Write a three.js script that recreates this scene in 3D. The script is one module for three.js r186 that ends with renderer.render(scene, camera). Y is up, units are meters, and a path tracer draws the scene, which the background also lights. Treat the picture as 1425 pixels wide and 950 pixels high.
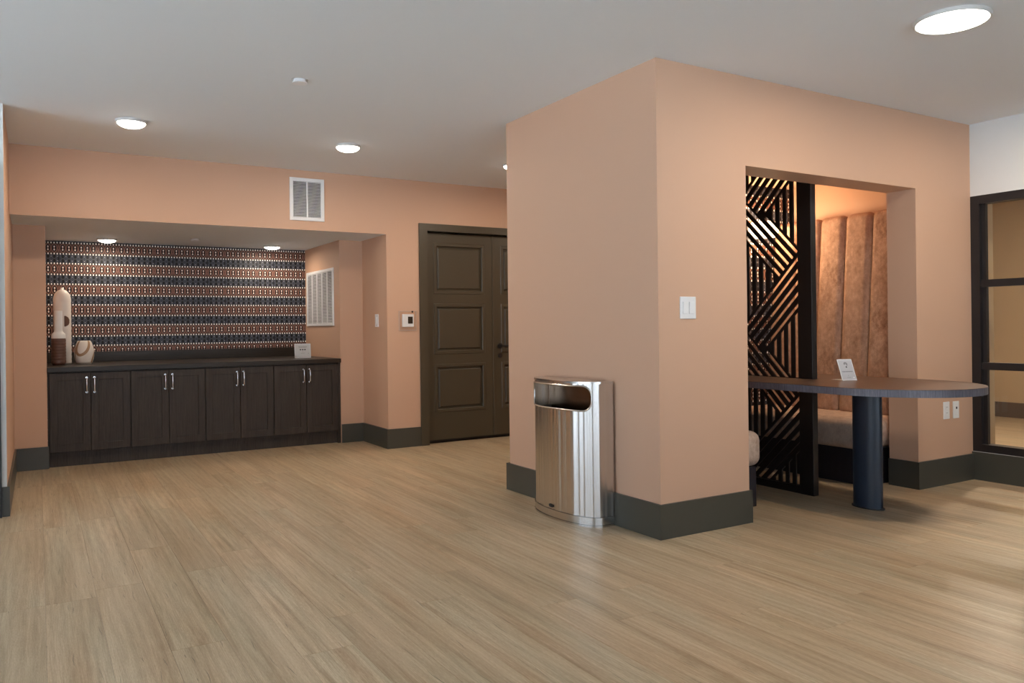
import * as THREE from 'three';
import { RoundedBoxGeometry } from 'three/addons/geometries/RoundedBoxGeometry.js';
import { RectAreaLightUniformsLib } from 'three/addons/lights/RectAreaLightUniformsLib.js';
import { ImprovedNoise } from 'three/addons/math/ImprovedNoise.js';
import * as BGU from 'three/addons/utils/BufferGeometryUtils.js';

// ---------------------------------------------------------------- camera, sky, exposure
RectAreaLightUniformsLib.init();
const scene = new THREE.Scene();
const W = 1425, H = 950, FOCAL = 1101.2;
const camera = new THREE.PerspectiveCamera(2 * Math.atan(H / 2 / FOCAL) * 180 / Math.PI, W / H, 0.05, 200);
camera.setViewOffset(W, H, 0, 20.2, W, H);                     // lens shifted so that verticals stay upright
camera.rotation.order = 'YXZ';
camera.position.set(0, 1.15, 0);
camera.rotation.set(0, -0.53958, -0.01187);
scene.background = new THREE.Color().setRGB(2.6, 3.15, 3.8);     // bright hazy sky outside the window wall
const sun = new THREE.DirectionalLight(new THREE.Color().setRGB(1, 0.99, 0.98), 50);   // high sun from beyond the roof: it lights the paving outside, which throws light up to the ceiling
sun.position.set(6, 20, -8); sun.target.position.set(1, 0, 3); sun.castShadow = true; sun.name = 'sun';
Object.assign(sun.shadow.camera, { left: -25, right: 25, top: 25, bottom: -25, near: 1, far: 60 });
scene.add(sun, sun.target);
const renderer = new THREE.WebGLRenderer({ antialias: true });
renderer.toneMapping = THREE.LinearToneMapping;
renderer.toneMappingExposure = 1.2;
renderer.shadowMap.enabled = true;
const LAMP = new THREE.Color().setRGB(1.0, 0.83, 0.65);
const LAMP_POWER = 240;

// ---------------------------------------------------------------- helpers
let seed = 7;
const rnd = () => { seed = (seed * 1664525 + 1013904223) % 4294967296; return seed / 4294967296; };
const noise = new ImprovedNoise();
const taken = new Map();
function numbered(name) {
  const n = taken.get(name) ?? 0; taken.set(name, n + 1);
  return n ? name + '_' + String(n).padStart(3, '0') : name;
}
function mesh(name, geometry, material, parent, label) {
  const m = new THREE.Mesh(geometry, material);
  m.name = parent === scene ? numbered(name) : name;
  if (label) m.userData.label = label;
  parent.add(m);
  return m;
}
function thing(name, label, category, [x, y, z] = [0, 0, 0], group) {
  const g = new THREE.Group(); g.name = numbered(name); g.position.set(x, y, z);
  g.userData = { label, category }; if (group) g.userData.group = group;
  scene.add(g); return g;
}
function struct(name, geometry, material, label, category) {
  const m = mesh(name, geometry, material, scene);
  m.userData = { kind: 'structure', label, category };
  return m;
}
// box between two corners, uv in metres
function bx(x0, x1, y0, y1, z0, z1) {
  const g = new THREE.BoxGeometry(x1 - x0, y1 - y0, z1 - z0);
  g.translate((x0 + x1) / 2, (y0 + y1) / 2, (z0 + z1) / 2);
  return metreUV(g);
}
function metreUV(g) {
  const p = g.attributes.position, n = g.attributes.normal, uv = new Float32Array(p.count * 2);
  for (let i = 0; i < p.count; i++) {
    const ax = Math.abs(n.getX(i)), ay = Math.abs(n.getY(i)), az = Math.abs(n.getZ(i));
    let u = p.getX(i), v = p.getY(i);
    if (ax >= ay && ax >= az) u = p.getZ(i); else if (ay >= az) { u = p.getX(i); v = p.getZ(i); }
    uv[2 * i] = u; uv[2 * i + 1] = v;
  }
  g.setAttribute('uv', new THREE.BufferAttribute(uv, 2));
  return g;
}
function rbx(x0, x1, y0, y1, z0, z1, r, seg = 2) {
  const g = new RoundedBoxGeometry(x1 - x0, y1 - y0, z1 - z0, seg, r);
  g.translate((x0 + x1) / 2, (y0 + y1) / 2, (z0 + z1) / 2);
  return metreUV(g);
}
function merge(list) { return BGU.mergeGeometries(list.map((g) => { const q = g.index ? g.toNonIndexed() : g; for (const k of Object.keys(q.attributes)) if (!['position', 'normal', 'uv'].includes(k)) q.deleteAttribute(k); return q; })); }
function rectPath(x0, x1, y0, y1, r = 0) {
  const s = new THREE.Shape();
  if (!r) { s.moveTo(x0, y0); s.lineTo(x1, y0); s.lineTo(x1, y1); s.lineTo(x0, y1); s.closePath(); return s; }
  s.moveTo(x0 + r, y0); s.lineTo(x1 - r, y0); s.absarc(x1 - r, y0 + r, r, -Math.PI / 2, 0); s.lineTo(x1, y1 - r); s.absarc(x1 - r, y1 - r, r, 0, Math.PI / 2);
  s.lineTo(x0 + r, y1); s.absarc(x0 + r, y1 - r, r, Math.PI / 2, Math.PI); s.lineTo(x0, y0 + r); s.absarc(x0 + r, y0 + r, r, Math.PI, Math.PI * 1.5);
  return s;
}
function frameGeo(x0, x1, y0, y1, w, depth, bevel = 0) {      // picture frame in the xy plane, front at z = depth
  const s = rectPath(x0, x1, y0, y1); s.holes.push(rectPath(x0 + w, x1 - w, y0 + w, y1 - w));
  return new THREE.ExtrudeGeometry(s, { depth: depth - bevel, bevelEnabled: bevel > 0, bevelThickness: bevel, bevelSize: bevel, bevelOffset: -bevel, bevelSegments: 1 });
}
const std = (rgb, roughness = 0.8, more = {}) => new THREE.MeshPhysicalMaterial({ color: new THREE.Color().setRGB(...rgb), roughness, metalness: 0, ...more });
function dataTex(w, h, fn, srgb = true) {
  const d = new Uint8Array(w * h * 4);
  for (let y = 0; y < h; y++) for (let x = 0; x < w; x++) {
    const c = fn(x, y), i = (y * w + x) * 4;
    d[i] = Math.max(0, Math.min(255, c[0])); d[i + 1] = Math.max(0, Math.min(255, c[1])); d[i + 2] = Math.max(0, Math.min(255, c[2])); d[i + 3] = 255;
  }
  const t = new THREE.DataTexture(d, w, h); t.magFilter = THREE.LinearFilter; t.wrapS = t.wrapT = THREE.RepeatWrapping;
  if (srgb) t.colorSpace = THREE.SRGBColorSpace; t.needsUpdate = true; return t;
}
function canvasTex(w, h, draw) {
  const c = document.createElement('canvas'); c.width = w; c.height = h; draw(c.getContext('2d'), w, h);
  const t = new THREE.CanvasTexture(c); t.colorSpace = THREE.SRGBColorSpace; t.wrapS = t.wrapT = THREE.RepeatWrapping; return t;
}
// noise that repeats after px by py cells
function tnoise(x, y, px, py, z) {
  const fx = (x % px) / px, a = noise.noise(x, y, z), b = noise.noise(x - px, y, z), n0 = a * (1 - fx) + b * fx;
  const fy = (y % py) / py, c = noise.noise(x, y - py, z), d = noise.noise(x - px, y - py, z), n1 = c * (1 - fx) + d * fx;
  return n0 * (1 - fy) + n1 * fy;
}

// ---------------------------------------------------------------- materials
const TW = 0.77, TL = 2.44;                                     // metres that the floor texture covers
const woodTex = dataTex(1024, 2048, (() => {
  const cracks = [];
  for (let i = 0; i < 46; i++) cracks.push([rnd() * 1024, rnd() * 2048, 25 + rnd() * 110, rnd() * 10, 0.5 + rnd() * 0.5]);
  const crackMap = new Float32Array(1024 * 2048);
  for (const [cx, cy, len, ph, k] of cracks) for (let t = 0; t < len; t++) {
    const x = Math.round(cx + 5 * Math.sin(t * 0.03 + ph) + 2.5 * noise.noise(t * 0.15, ph, 3)), y = Math.round(cy + t) % 2048, f = Math.sin(Math.PI * t / len) * k;
    for (let dx = -1; dx <= 1; dx++) { const i = y * 1024 + (x + dx + 1024) % 1024; crackMap[i] = Math.max(crackMap[i], f * (dx ? 0.4 : 1)); }
  }
  return (x, y) => {
    const u = x / 1024, v = y / 2048;
    const big = tnoise(u * 8, v * 2.5, 8, 2.5, 1.3), warp = tnoise(u * 10, v * 7, 10, 7, 5.1);
    const ring = 0.5 + 0.5 * Math.sin((u * 60 + big * 9 + warp * 2.2) * 2.2);
    const fibre = tnoise(u * 260, v * 22, 260, 22, 9.7), fine = tnoise(u * 512, v * 120, 512, 120, 2.2), streak = tnoise(u * 40, v * 3, 40, 3, 7.7);
    let k = 0.55 + 0.45 * big + 0.12 * (ring - 0.5) + 0.42 * streak + 0.42 * fibre + 0.34 * fine;
    const red = 0.5 + tnoise(u * 11, v * 4, 11, 4, 20.5);
    let r = 181 + 34 * (k - 0.5) * 1.7, g = 162 + 36 * (k - 0.5) * 1.75 - 9 * (red - 0.3), b = 133 + 36 * (k - 0.5) * 1.8 - 12 * (red - 0.25);
    const c = 1 - 0.72 * crackMap[y * 1024 + x];
    return [r * c, g * c, b * c];
  };
})());
woodTex.repeat.set(1 / TW, 1 / TL);
const plankMats = [[1, 1, 1], [0.965, 0.96, 0.955], [1.03, 1.03, 1.035], [1.0, 0.985, 0.96], [0.98, 0.99, 1.0]].map((c) => std(c.map((v) => v * 0.93), 0.36, { map: woodTex, specularIntensity: 0.8 }));
const M = {
  peach: std([0.595, 0.375, 0.256], 0.62), white: std([0.72, 0.73, 0.72], 0.7), ceiling: std([0.77, 0.81, 0.84], 0.85),
  base: std([0.062, 0.060, 0.048], 0.38), door: std([0.064, 0.052, 0.033], 0.38), trimWhite: std([0.80, 0.81, 0.82], 0.4), plastic: std([0.78, 0.79, 0.80], 0.35),
  blackMetal: std([0.012, 0.010, 0.011], 0.42), screen: std([0.012, 0.010, 0.010], 0.38), navy: std([0.014, 0.024, 0.042], 0.36), black: std([0.008, 0.008, 0.009], 0.5),
  lampRim: std([0.55, 0.54, 0.52], 0.45), chrome: std([0.72, 0.72, 0.73], 0.18, { metalness: 1 }), darkGap: std([0.02, 0.02, 0.021], 0.8), louver: std([0.70, 0.71, 0.73], 0.45),
  glass: new THREE.MeshPhysicalMaterial({ color: 0xffffff, transmission: 1, thickness: 0, roughness: 0, ior: 1.5 }),
  acrylic: new THREE.MeshPhysicalMaterial({ color: 0xffffff, transmission: 1, thickness: 0, roughness: 0.02, ior: 1.49 }),
  tan: std([0.50, 0.38, 0.24], 0.7), pave: std([0.50, 0.56, 0.62], 0.9), stoneBase: std([0.25, 0.2, 0.16], 0.6),
};
const glow = (k) => new THREE.MeshStandardMaterial({ color: 0xffffff, emissive: new THREE.Color().setRGB(1, 0.93, 0.82), emissiveIntensity: k, roughness: 0.6 });
const steelBump = dataTex(64, 512, (() => { const row = Array.from({ length: 512 }, () => 110 + rnd() * 60); return (x, y) => { const v = row[y] + rnd() * 8; return [v, v, v]; }; })(), false);
M.steel = std([0.66, 0.63, 0.60], 0.22, { metalness: 1, anisotropy: 1, anisotropyRotation: Math.PI / 2 });
M.steelPlain = std([0.62, 0.60, 0.58], 0.24, { metalness: 1 });
const darkGrain = (a, b, su, sv) => dataTex(256, 512, (x, y) => {
  const n = 0.5 + 0.6 * tnoise(x / 256 * 60, y / 512 * 5, 60, 5, 3.3) + 0.35 * tnoise(x / 256 * 128, y / 512 * 24, 128, 24, 8.1) + 0.3 * tnoise(x / 256 * 4, y / 512 * 2, 4, 2, 1.9);
  return a.map((v, i) => v + (b[i] - v) * n);
});
const cabTex = darkGrain([44, 39, 36], [75, 68, 62]); cabTex.repeat.set(1 / 0.4, 1 / 0.8);
M.cabinet = std([1.0, 0.95, 0.91], 0.5, { map: cabTex, specularIntensity: 0.6 });
const counterTex = darkGrain([44, 40, 36], [70, 63, 56]); counterTex.rotation = Math.PI / 2; counterTex.repeat.set(1 / 0.35, 1 / 0.9);
M.counter = std([0.72, 0.68, 0.64], 0.36, { specularIntensity: 0.5, map: counterTex });
const tableTex = darkGrain([66, 46, 36], [104, 78, 60]); tableTex.repeat.set(1 / 0.35, 1 / 0.9);
M.tableTop = std([1, 1, 1], 0.34, { map: tableTex });
const edgeTex = darkGrain([62, 62, 72], [112, 112, 124]); edgeTex.repeat.set(1 / 0.35, 1 / 0.5);
M.tableEdge = std([1, 1, 1], 0.45, { map: edgeTex });
const navyWoodTex = darkGrain([22, 20, 27], [46, 42, 50]); navyWoodTex.repeat.set(1 / 0.3, 1 / 0.6);
M.benchBase = std([1, 1, 1], 0.5, { map: navyWoodTex });
const suede = (a, b) => dataTex(512, 512, (x, y) => {
  const u = x / 512, v = y / 512;
  const n = 0.5 + 0.55 * tnoise(u * 9, v * 7, 9, 7, 4.4) + 0.5 * tnoise(u * 26, v * 18, 26, 18, 6.1) + 0.4 * tnoise(u * 90, v * 70, 90, 70, 2.5);
  return a.map((c, i) => c + (b[i] - c) * n);
});
const suedeTex = suede([150, 113, 90], [206, 168, 142]); suedeTex.repeat.set(1 / 0.7, 1 / 0.7);
M.suede = std([1, 1, 1], 0.75, { map: suedeTex, sheen: 0.4, sheenRoughness: 0.5, sheenColor: new THREE.Color(0.6, 0.45, 0.35) });
const seatTex = suede([172, 146, 128], [222, 200, 182]); seatTex.repeat.set(1 / 0.7, 1 / 0.7);
M.seat = std([1, 1, 1], 0.75, { map: seatTex, sheen: 0.4, sheenRoughness: 0.5, sheenColor: new THREE.Color(0.6, 0.5, 0.42) });

// printed wallpaper: a repeat 0.52 m wide and 0.203 m high, brown motifs above slate ones
const WPW = 0.52, WPH = 0.203;
const paperTex = canvasTex(1040, 406, (c) => {
  const k = 2000, s = 0.0535 * k, g = 0.0727 * k, hb = 0.108 * k, hs = 406 - hb;
  c.fillStyle = 'rgb(30,26,27)'; c.fillRect(0, 0, 1040, 406);
  c.fillStyle = 'rgb(92,64,55)'; c.fillRect(0, 12, 1040, hb - 24);
  c.fillStyle = 'rgb(48,53,66)'; c.fillRect(0, hb + 12, 1040, hs - 24);
  const xs = [], gaps = []; let x = g / 2;
  for (const n of [3, 6]) { for (let i = 0; i < n; i++) { xs.push(x); x += i < n - 1 ? s : g; } gaps.push(x - g / 2); }
  const oval = (cx, cy, rx, ry, fill) => { c.fillStyle = fill; c.beginPath(); c.ellipse(cx, cy, rx, ry, 0, 0, 7); c.fill(); };
  const ring = (cx, cy, rx, ry, col, w) => { c.strokeStyle = col; c.lineWidth = w; c.beginPath(); c.ellipse(cx, cy, rx, ry, 0, 0, 7); c.stroke(); };
  const yb = hb / 2, ys = hb + hs / 2;
  for (const m of xs) {
    for (const o of [-1040, 0, 1040]) {
      const q = m + o;
      ring(q, yb, 47, 84, 'rgb(158,114,98)', 9);
      oval(q, yb, 38, 66, 'rgb(30,14,12)');
      
      oval(q, yb - 28, 13, 20, 'rgb(252,240,230)'); oval(q, yb + 28, 13, 20, 'rgb(252,240,230)');
      c.fillStyle = 'rgb(214,176,158)'; c.fillRect(q - 4, yb - 20, 8, 40);
      c.fillStyle = 'rgb(17,17,20)'; c.fillRect(q - 17, hb + 16, 34, hs - 32);
      ring(q, ys - 48, 40, 44, 'rgb(104,106,112)', 5); ring(q, ys + 48, 40, 44, 'rgb(104,106,112)', 5);
      oval(q + s / 2, ys - 44, 6, 8, 'rgb(168,168,170)'); oval(q + s / 2, ys + 44, 6, 8, 'rgb(168,168,170)');
      ring(q + s / 2, ys, 12, 64, 'rgb(92,96,106)', 5);
    }
  }
  for (const m of gaps) for (const o of [-1040, 0, 1040]) {
    oval(m + o, yb, 20, 70, 'rgb(128,92,80)'); oval(m + o, yb, 7, 14, 'rgb(60,28,24)'); oval(m + o, ys, 12, 40, 'rgb(17,17,20)');
  }
  for (const y of [0, hb, 406]) {
    c.fillStyle = 'rgb(52,46,46)'; c.fillRect(0, y - 15, 1040, 30);
    for (let i = 0; i < 20; i++) { const cx = (i + 0.5) * 52; oval(cx + 26, y, 14, 17, 'rgb(18,16,18)'); oval(cx, y, 13.5, 17, 'rgb(255,252,247)'); }
  }
});
paperTex.repeat.set(1 / WPW, 1 / WPH); paperTex.offset.set(0.0, 0.0);
M.paper = std([0.92, 0.92, 0.92], 0.5, { map: paperTex, specularIntensity: 0.6 });

// ---------------------------------------------------------------- setting
const CH = 2.587, ZB = -7.10, XP = 2.857, ZP = -3.239, XR = 5.858, SOF = 2.05, ZN = -7.76, ZWP = -8.95, XN0 = 0.06, XN1 = 2.62, XRET = 2.862;
const ZWIN = 2.6, XL = -4.2;

// floor: slab, planks one by one where the camera sees them, the rest joined
const floor = struct('floor', bx(XL - 0.2, 10.2, -0.12, -0.009, -9.2, ZWIN + 0.2), M.stoneBase, 'light oak vinyl plank floor running through the whole room', 'floor');
{
  camera.updateMatrixWorld(true); camera.updateProjectionMatrix();
  const PW = 0.1925, PL = 1.52, B = 0.0008, G = 0.0002;
  const plankGeo = (x0, x1, z0, z1) => {
    const P = [], U = [], I = [], ou = rnd() * TW * 4, ov = rnd() * TL * 4, flip = rnd() < 0.5 ? -1 : 1;
    x0 += G; x1 -= G; z0 += G; z1 -= G;
    const loop = (y, b) => [[x0 + b, y, z0 + b], [x0 + b, y, z1 - b], [x1 - b, y, z1 - b], [x1 - b, y, z0 + b]];
    const quad = (q) => { const n = P.length / 3; for (const p of q) { P.push(...p); U.push(ou + (p[0] - x0), ov + flip * (p[2] - z0)); } I.push(n, n + 1, n + 2, n, n + 2, n + 3); };
    const t = loop(0, B), m = loop(-B, 0), l = loop(-0.009, 0);
    quad(t);
    for (let i = 0; i < 4; i++) { const j = (i + 1) % 4; quad([t[i], m[i], m[j], t[j]]); quad([m[i], l[i], l[j], m[j]]); }
    const g = new THREE.BufferGeometry();
    g.setAttribute('position', new THREE.Float32BufferAttribute(P, 3)); g.setAttribute('uv', new THREE.Float32BufferAttribute(U, 2)); g.setIndex(I);
    const q = g.toNonIndexed(); q.computeVertexNormals(); return q;
  };
  const v = new THREE.Vector3();
  const seen = (x, z) => {
    if (x > XR - 0.02) return false;
    if (x > XP && x < XR && z < -4.75 && z > -4.82) return false;
    if (x < -0.3 && z < -5.9) return false;
    v.set(x, 0, z).applyMatrix4(camera.matrixWorldInverse); if (v.z > -0.5) return false;
    const w = -v.z; v.set(x, 0, z).project(camera);
    if (Math.abs(v.x) > 1.03 || Math.abs(v.y) > 1.03) return false;
    // hidden by the booth block
    for (let t = 0.05; t < 1; t += 0.02) { const px = x * t, pz = z * t; if (px > XP && px < 3.53 && pz < ZP && pz > -4.82) return false; if (px > 5.19 && px < XR && pz < ZP && pz > -4.82) return false; if (px > XP && pz < -4.68 && pz > -4.82) return false; }
    return w > 0 && z > -8.1;
  };
  const fixed = { 0: -3.88, 2: -3.076, 5: -3.083 }, rest = []; let count = 0;
  for (let k = -22; k < 53; k++) {
    const x0 = 0.014 + k * PW, x1 = x0 + PW;
    if (x1 < XL || x0 > 10.1) continue;
    const off = fixed[k] ?? -rnd() * PL;
    for (let z0 = off - Math.ceil((off + 9.1) / PL) * PL; z0 < ZWIN + 0.1; z0 += PL) {
      const a = Math.max(z0, -9.1), b = Math.min(z0 + PL, ZWIN + 0.1); if (b - a < 0.02) continue;
      let vis = false;
      for (let i = 0; i <= 8 && !vis; i++) for (const f of [0.05, 0.5, 0.95]) if (seen(x0 + (x1 - x0) * f, a + (b - a) * i / 8)) { vis = true; break; }
      if (vis && count < 300) { mesh('plank', plankGeo(x0, x1, a, b), plankMats[Math.floor(rnd() * 5)], floor); count++; }
      else rest.push(plankGeo(x0, x1, a, b));
    }
  }
  const r = mesh('plank_field', BGU.mergeGeometries(rest), plankMats[0], floor, 'planks beyond the picture and behind the booth'); r.userData.kind = 'stuff';
  console.log('planks', count, rest.length);
}
struct('ceiling', bx(XL - 0.2, 10.2, CH, CH + 0.15, -9.2, ZWIN + 0.2), M.ceiling, 'flat white painted ceiling with round downlights', 'ceiling');

// back wall with the beverage niche
struct('wall_back_header', merge([bx(-0.177, XRET, SOF + 0.004, CH, ZWP, ZB - 0.004), bx(-0.177, XRET, SOF, CH, ZB - 0.004, ZB)]), M.peach, 'peach bulkhead above the cabinet niche', 'wall');
struct('ceiling_niche', bx(-0.177, XRET, SOF, SOF + 0.004, ZWP, ZB - 0.004), M.ceiling, 'white soffit under the bulkhead of the cabinet niche', 'ceiling');
struct('wall_niche_left', bx(-0.177, XN0, 0, SOF, -9.1, ZN + 0.01), M.peach, 'narrow peach pier left of the dark cabinets', 'wall');
struct('wall_niche_back', bx(XN0, XN1, 0, SOF, -9.1, ZWP), M.paper, 'niche wall with banded brown and slate bead-pattern wallpaper', 'wall');
struct('wall_niche_right', bx(XN1, XRET, 0, SOF, -9.1, ZN), M.peach, 'peach pier right of the dark cabinets', 'wall');
const DX0 = 3.285, DXM = 4.055, DX1 = 4.825, DH = 2.10;
{
  const s = new THREE.Shape();
  s.moveTo(XRET, 0); s.lineTo(DX0 - 0.03, 0); s.lineTo(DX0 - 0.03, DH + 0.03); s.lineTo(DX1 + 0.03, DH + 0.03); s.lineTo(DX1 + 0.03, 0); s.lineTo(6.1, 0); s.lineTo(6.1, CH); s.lineTo(XRET, CH); s.closePath();
  const g = new THREE.ExtrudeGeometry(s, { depth: 0.14, bevelEnabled: false }); g.translate(0, 0, ZB - 0.14);
  struct('wall_back', g, M.peach, 'peach back wall around the double doors', 'wall');
  struct('wall_back_return', bx(XRET, XRET + 0.12, 0, CH, -9.1, ZB - 0.14), M.peach, 'peach return wall beside the niche', 'wall');
}
struct('wall_behind', bx(-0.4, 6.3, 0, CH, -9.25, -9.1), M.white, 'wall closing the building behind the niche', 'wall');
struct('wall_left', bx(-0.30, -0.177, 0, CH, -9.1, -5.9), M.peach, 'short peach side wall left of the niche', 'wall');
struct('trim_1', bx(-0.215, -0.1765, 0.187, CH, -5.9, -5.892), M.white, 'white painted end of the short side wall', 'trim');
// dark metal door and wall to the left of the stub wall
{
  struct('wall_left_return', merge([bx(XL, -1.30, 0, CH, -6.0, -5.9), bx(-1.30, -0.30, 2.2, CH, -6.0, -5.9)]), M.white, 'white wall with the black metal door', 'wall');
  const d = mesh('door_1', bx(-1.22, -0.30, 0.0, 2.12, -5.985, -5.94), M.blackMetal, scene); d.userData = { kind: 'structure', label: 'black metal door beside the short side wall', category: 'door' };
  mesh('frame', merge([bx(-1.30, -1.22, 0, 2.2, -5.99, -5.88), bx(-0.30, -0.204, 0, 2.2, -5.90, -5.86), bx(-1.22, -0.30, 2.12, 2.2, -5.99, -5.88)]), M.blackMetal, d);
}
// corridor end, booth block
struct('wall_corridor_end', bx(6.1, 6.25, 0, CH, -9.1, -4.82), M.peach, 'peach wall closing the passage by the doors', 'wall');
const OX0 = 3.532, OX1 = 5.186, OH = 2.07, ZJ = -3.455, ZBB = -4.68;
struct('wall_pillar_left', bx(XP, 2.98, 0, CH, -4.82, ZP - 0.0005), M.peach, 'peach side of the booth block behind the steel bin', 'wall');
{
  const s = new THREE.Shape();
  s.moveTo(2.98, 0); s.lineTo(OX0, 0); s.lineTo(OX0, OH); s.lineTo(OX1, OH); s.lineTo(OX1, 0); s.lineTo(XR, 0); s.lineTo(XR, CH); s.lineTo(2.98, CH); s.closePath();
  const g = new THREE.ExtrudeGeometry(s, { depth: ZP - ZJ, bevelEnabled: false }); g.translate(0, 0, ZJ);
  const corner = bx(XP + 0.0005, 2.98, 0, CH, ZP - 0.002, ZP);
  struct('wall_booth_front', merge([g, corner]), M.peach, 'peach wall with the tall opening of the seating booth', 'wall');
}
struct('wall_booth_back', bx(2.98, 6.1, 0, CH, -4.82, ZBB), M.paper, 'wallpapered back wall inside the seating booth', 'wall');
struct('wall_booth_passage', bx(2.98, 6.1, 0, CH, -4.835, -4.82), M.peach, 'peach back of the booth block facing the doors', 'wall');
struct('wall_booth_left', bx(2.98, 3.21, 0, 2.32, ZBB, ZJ), M.peach, 'inner side wall of the booth behind the hidden bench', 'wall');
struct('wall_booth_right', bx(5.66, XR, 0, 2.32, ZBB, ZJ), M.peach, 'inner side wall of the booth above the tufted back', 'wall');
struct('ceiling_booth', bx(2.98, XR, 2.32, 2.36, ZBB, ZJ), M.peach, 'dropped ceiling inside the seating booth', 'ceiling');

// right side: glazed partition, its recessed continuation and the room behind it
const ZC = -2.74, XR2 = 6.2, SILL = 0.205, HEAD = 2.062;
struct('wall_right_upper', bx(XR, XR + 0.14, HEAD, CH, ZP, ZC), M.white, 'white wall above the black glazed partition', 'wall');
struct('wall_right_sill', bx(XR, XR + 0.14, 0, SILL, ZP, ZC), M.white, 'low wall under the black glazed partition', 'wall');
struct('wall_right_block', bx(XR, XR + 0.3, 0, CH, -4.82, ZP), M.tan, 'end of the booth block behind the glass', 'wall');
struct('wall_right_recess', merge([bx(XR2, XR2 + 0.14, HEAD, CH, ZC, ZWIN), bx(XR2, XR2 + 0.14, 0, SILL, ZC, ZWIN), bx(XR + 0.14, XR2 + 0.14, HEAD, CH, ZC - 0.1, ZC), bx(XR + 0.14, XR2 + 0.14, 0, HEAD, ZC - 0.1, ZC)]), M.white, 'white wall around the recessed glazing', 'wall');
function glazing(name, label, x, z0, z1, ym, posts) {
  const w = mesh(name, frame(), M.blackMetal, scene); w.userData = { kind: 'structure', label, category: 'window' };
  function frame() {
    const L = [bx(x, x + 0.09, SILL, SILL + 0.055, z0, z1), bx(x, x + 0.09, HEAD - 0.06, HEAD, z0, z1)];
    for (const p of posts) L.push(bx(x, x + 0.09, SILL + 0.055, HEAD - 0.06, p, p + 0.062));
    return merge(L);
  }
  for (let i = 0; i + 1 < posts.length; i++) {
    const a = posts[i] + 0.062, b = posts[i + 1];
    for (const y of ym) mesh('glazing_bar', bx(x + 0.012, x + 0.075, y - 0.026, y + 0.026, a, b), M.blackMetal, w);
    mesh('glazing_bead', merge([bx(x + 0.03, x + 0.06, SILL + 0.055, HEAD - 0.06, a, a + 0.03), bx(x + 0.03, x + 0.06, SILL + 0.055, HEAD - 0.06, b - 0.02, b)]), M.blackMetal, w);
    const ys = [SILL + 0.055, ...ym.flatMap((y) => [y - 0.026, y + 0.026]), HEAD - 0.06];
    for (let k = 0; k < ys.length; k += 2) {
      const g = new THREE.PlaneGeometry(b - a, ys[k + 1] - ys[k]); g.rotateY(-Math.PI / 2); g.translate(x + 0.045, (ys[k] + ys[k + 1]) / 2, (a + b) / 2);
      mesh('pane', g, M.glass, w);
    }
  }
  return w;
}
glazing('window_1', 'black framed glazed partition at the end of the booth wall', XR, ZP, ZC, [0.826, 1.425], [ZP, ZC - 0.062]);
glazing('window_2', 'recessed black framed glazing of the neighbouring room', XR2, ZC, ZWIN, [0.826, 1.425], [ZC, -1.6, -0.3, 1.0, ZWIN - 0.062]);
struct('wall_next_room', bx(9.95, 10.1, 0, CH, -9.1, ZWIN + 0.15), M.tan, 'tan far wall of the room behind the glass', 'wall');
struct('wall_next_room_back', bx(6.1, 9.95, 0, CH, -7.4, -7.3), M.tan, 'tan end wall of the room behind the glass', 'wall');
struct('wall_next_room_front', bx(6.34, 9.95, 0, CH, ZWIN, ZWIN + 0.15), M.tan, 'end wall of the room behind the glass', 'wall');

// window walls: behind the camera and along the left side
{
  const daylight = (axis, at, from, to, starts, label, wallName, wallLabel, top) => {
    const s = rectPath(from, to, 0, CH); for (const a of starts) s.holes.push(rectPath(a, a + WW, 0.12, top));
    const g = new THREE.ExtrudeGeometry(s, { depth: 0.15, bevelEnabled: false });
    const place = (q) => { if (axis === 'x') { q.translate(0, 0, at); } else { q.rotateY(-Math.PI / 2); q.translate(at, 0, 0); } return q; };   // 'z': plan length runs along z, depth towards -x
    struct(wallName, place(g), M.white, wallLabel, 'wall');
    for (const a of starts) {
      const w = mesh('window_' + nextWindow++, place(merge([bx(a, a + 0.05, 0.12, top, 0.03, 0.1), bx(a + WW - 0.05, a + WW, 0.12, top, 0.03, 0.1), bx(a + 0.05, a + WW - 0.05, 0.12, 0.17, 0.03, 0.1), bx(a + 0.05, a + WW - 0.05, top - 0.05, top, 0.03, 0.1)])), M.blackMetal, scene);
      w.userData = { kind: 'structure', label, category: 'window', group: label };
      const p = new THREE.PlaneGeometry(WW - 0.1, top - 0.22); p.translate(a + WW / 2, 0.06 + top / 2, 0.065); mesh('pane', place(p), M.glass, w);
    }
  };
  let nextWindow = 3; const WW = 0.62;
  daylight('x', ZWIN, XL - 0.15, 6.34, [-3.95, -3.05, -2.15, -1.25, -0.35, 0.55, 1.45, 2.35, 3.25], 'tall daylight window opposite the niche', 'wall_front', 'white window wall opposite the niche', 2.1);
  daylight('z', XL, -6.0, ZWIN, [-5.6, -4.7, -3.8, -2.9, -2.0, -1.1], 'tall daylight window in the side wall of the wide room', 'wall_far_left', 'white side wall with tall windows', 2.46);
  struct('ground', merge([bx(-30, 24, -0.3, -0.13, ZWIN + 0.2, 30), bx(-30, XL - 0.2, -0.3, -0.13, -30, ZWIN + 0.2)]), M.pave, 'pale paving outside the window walls', 'ground');
}

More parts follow.
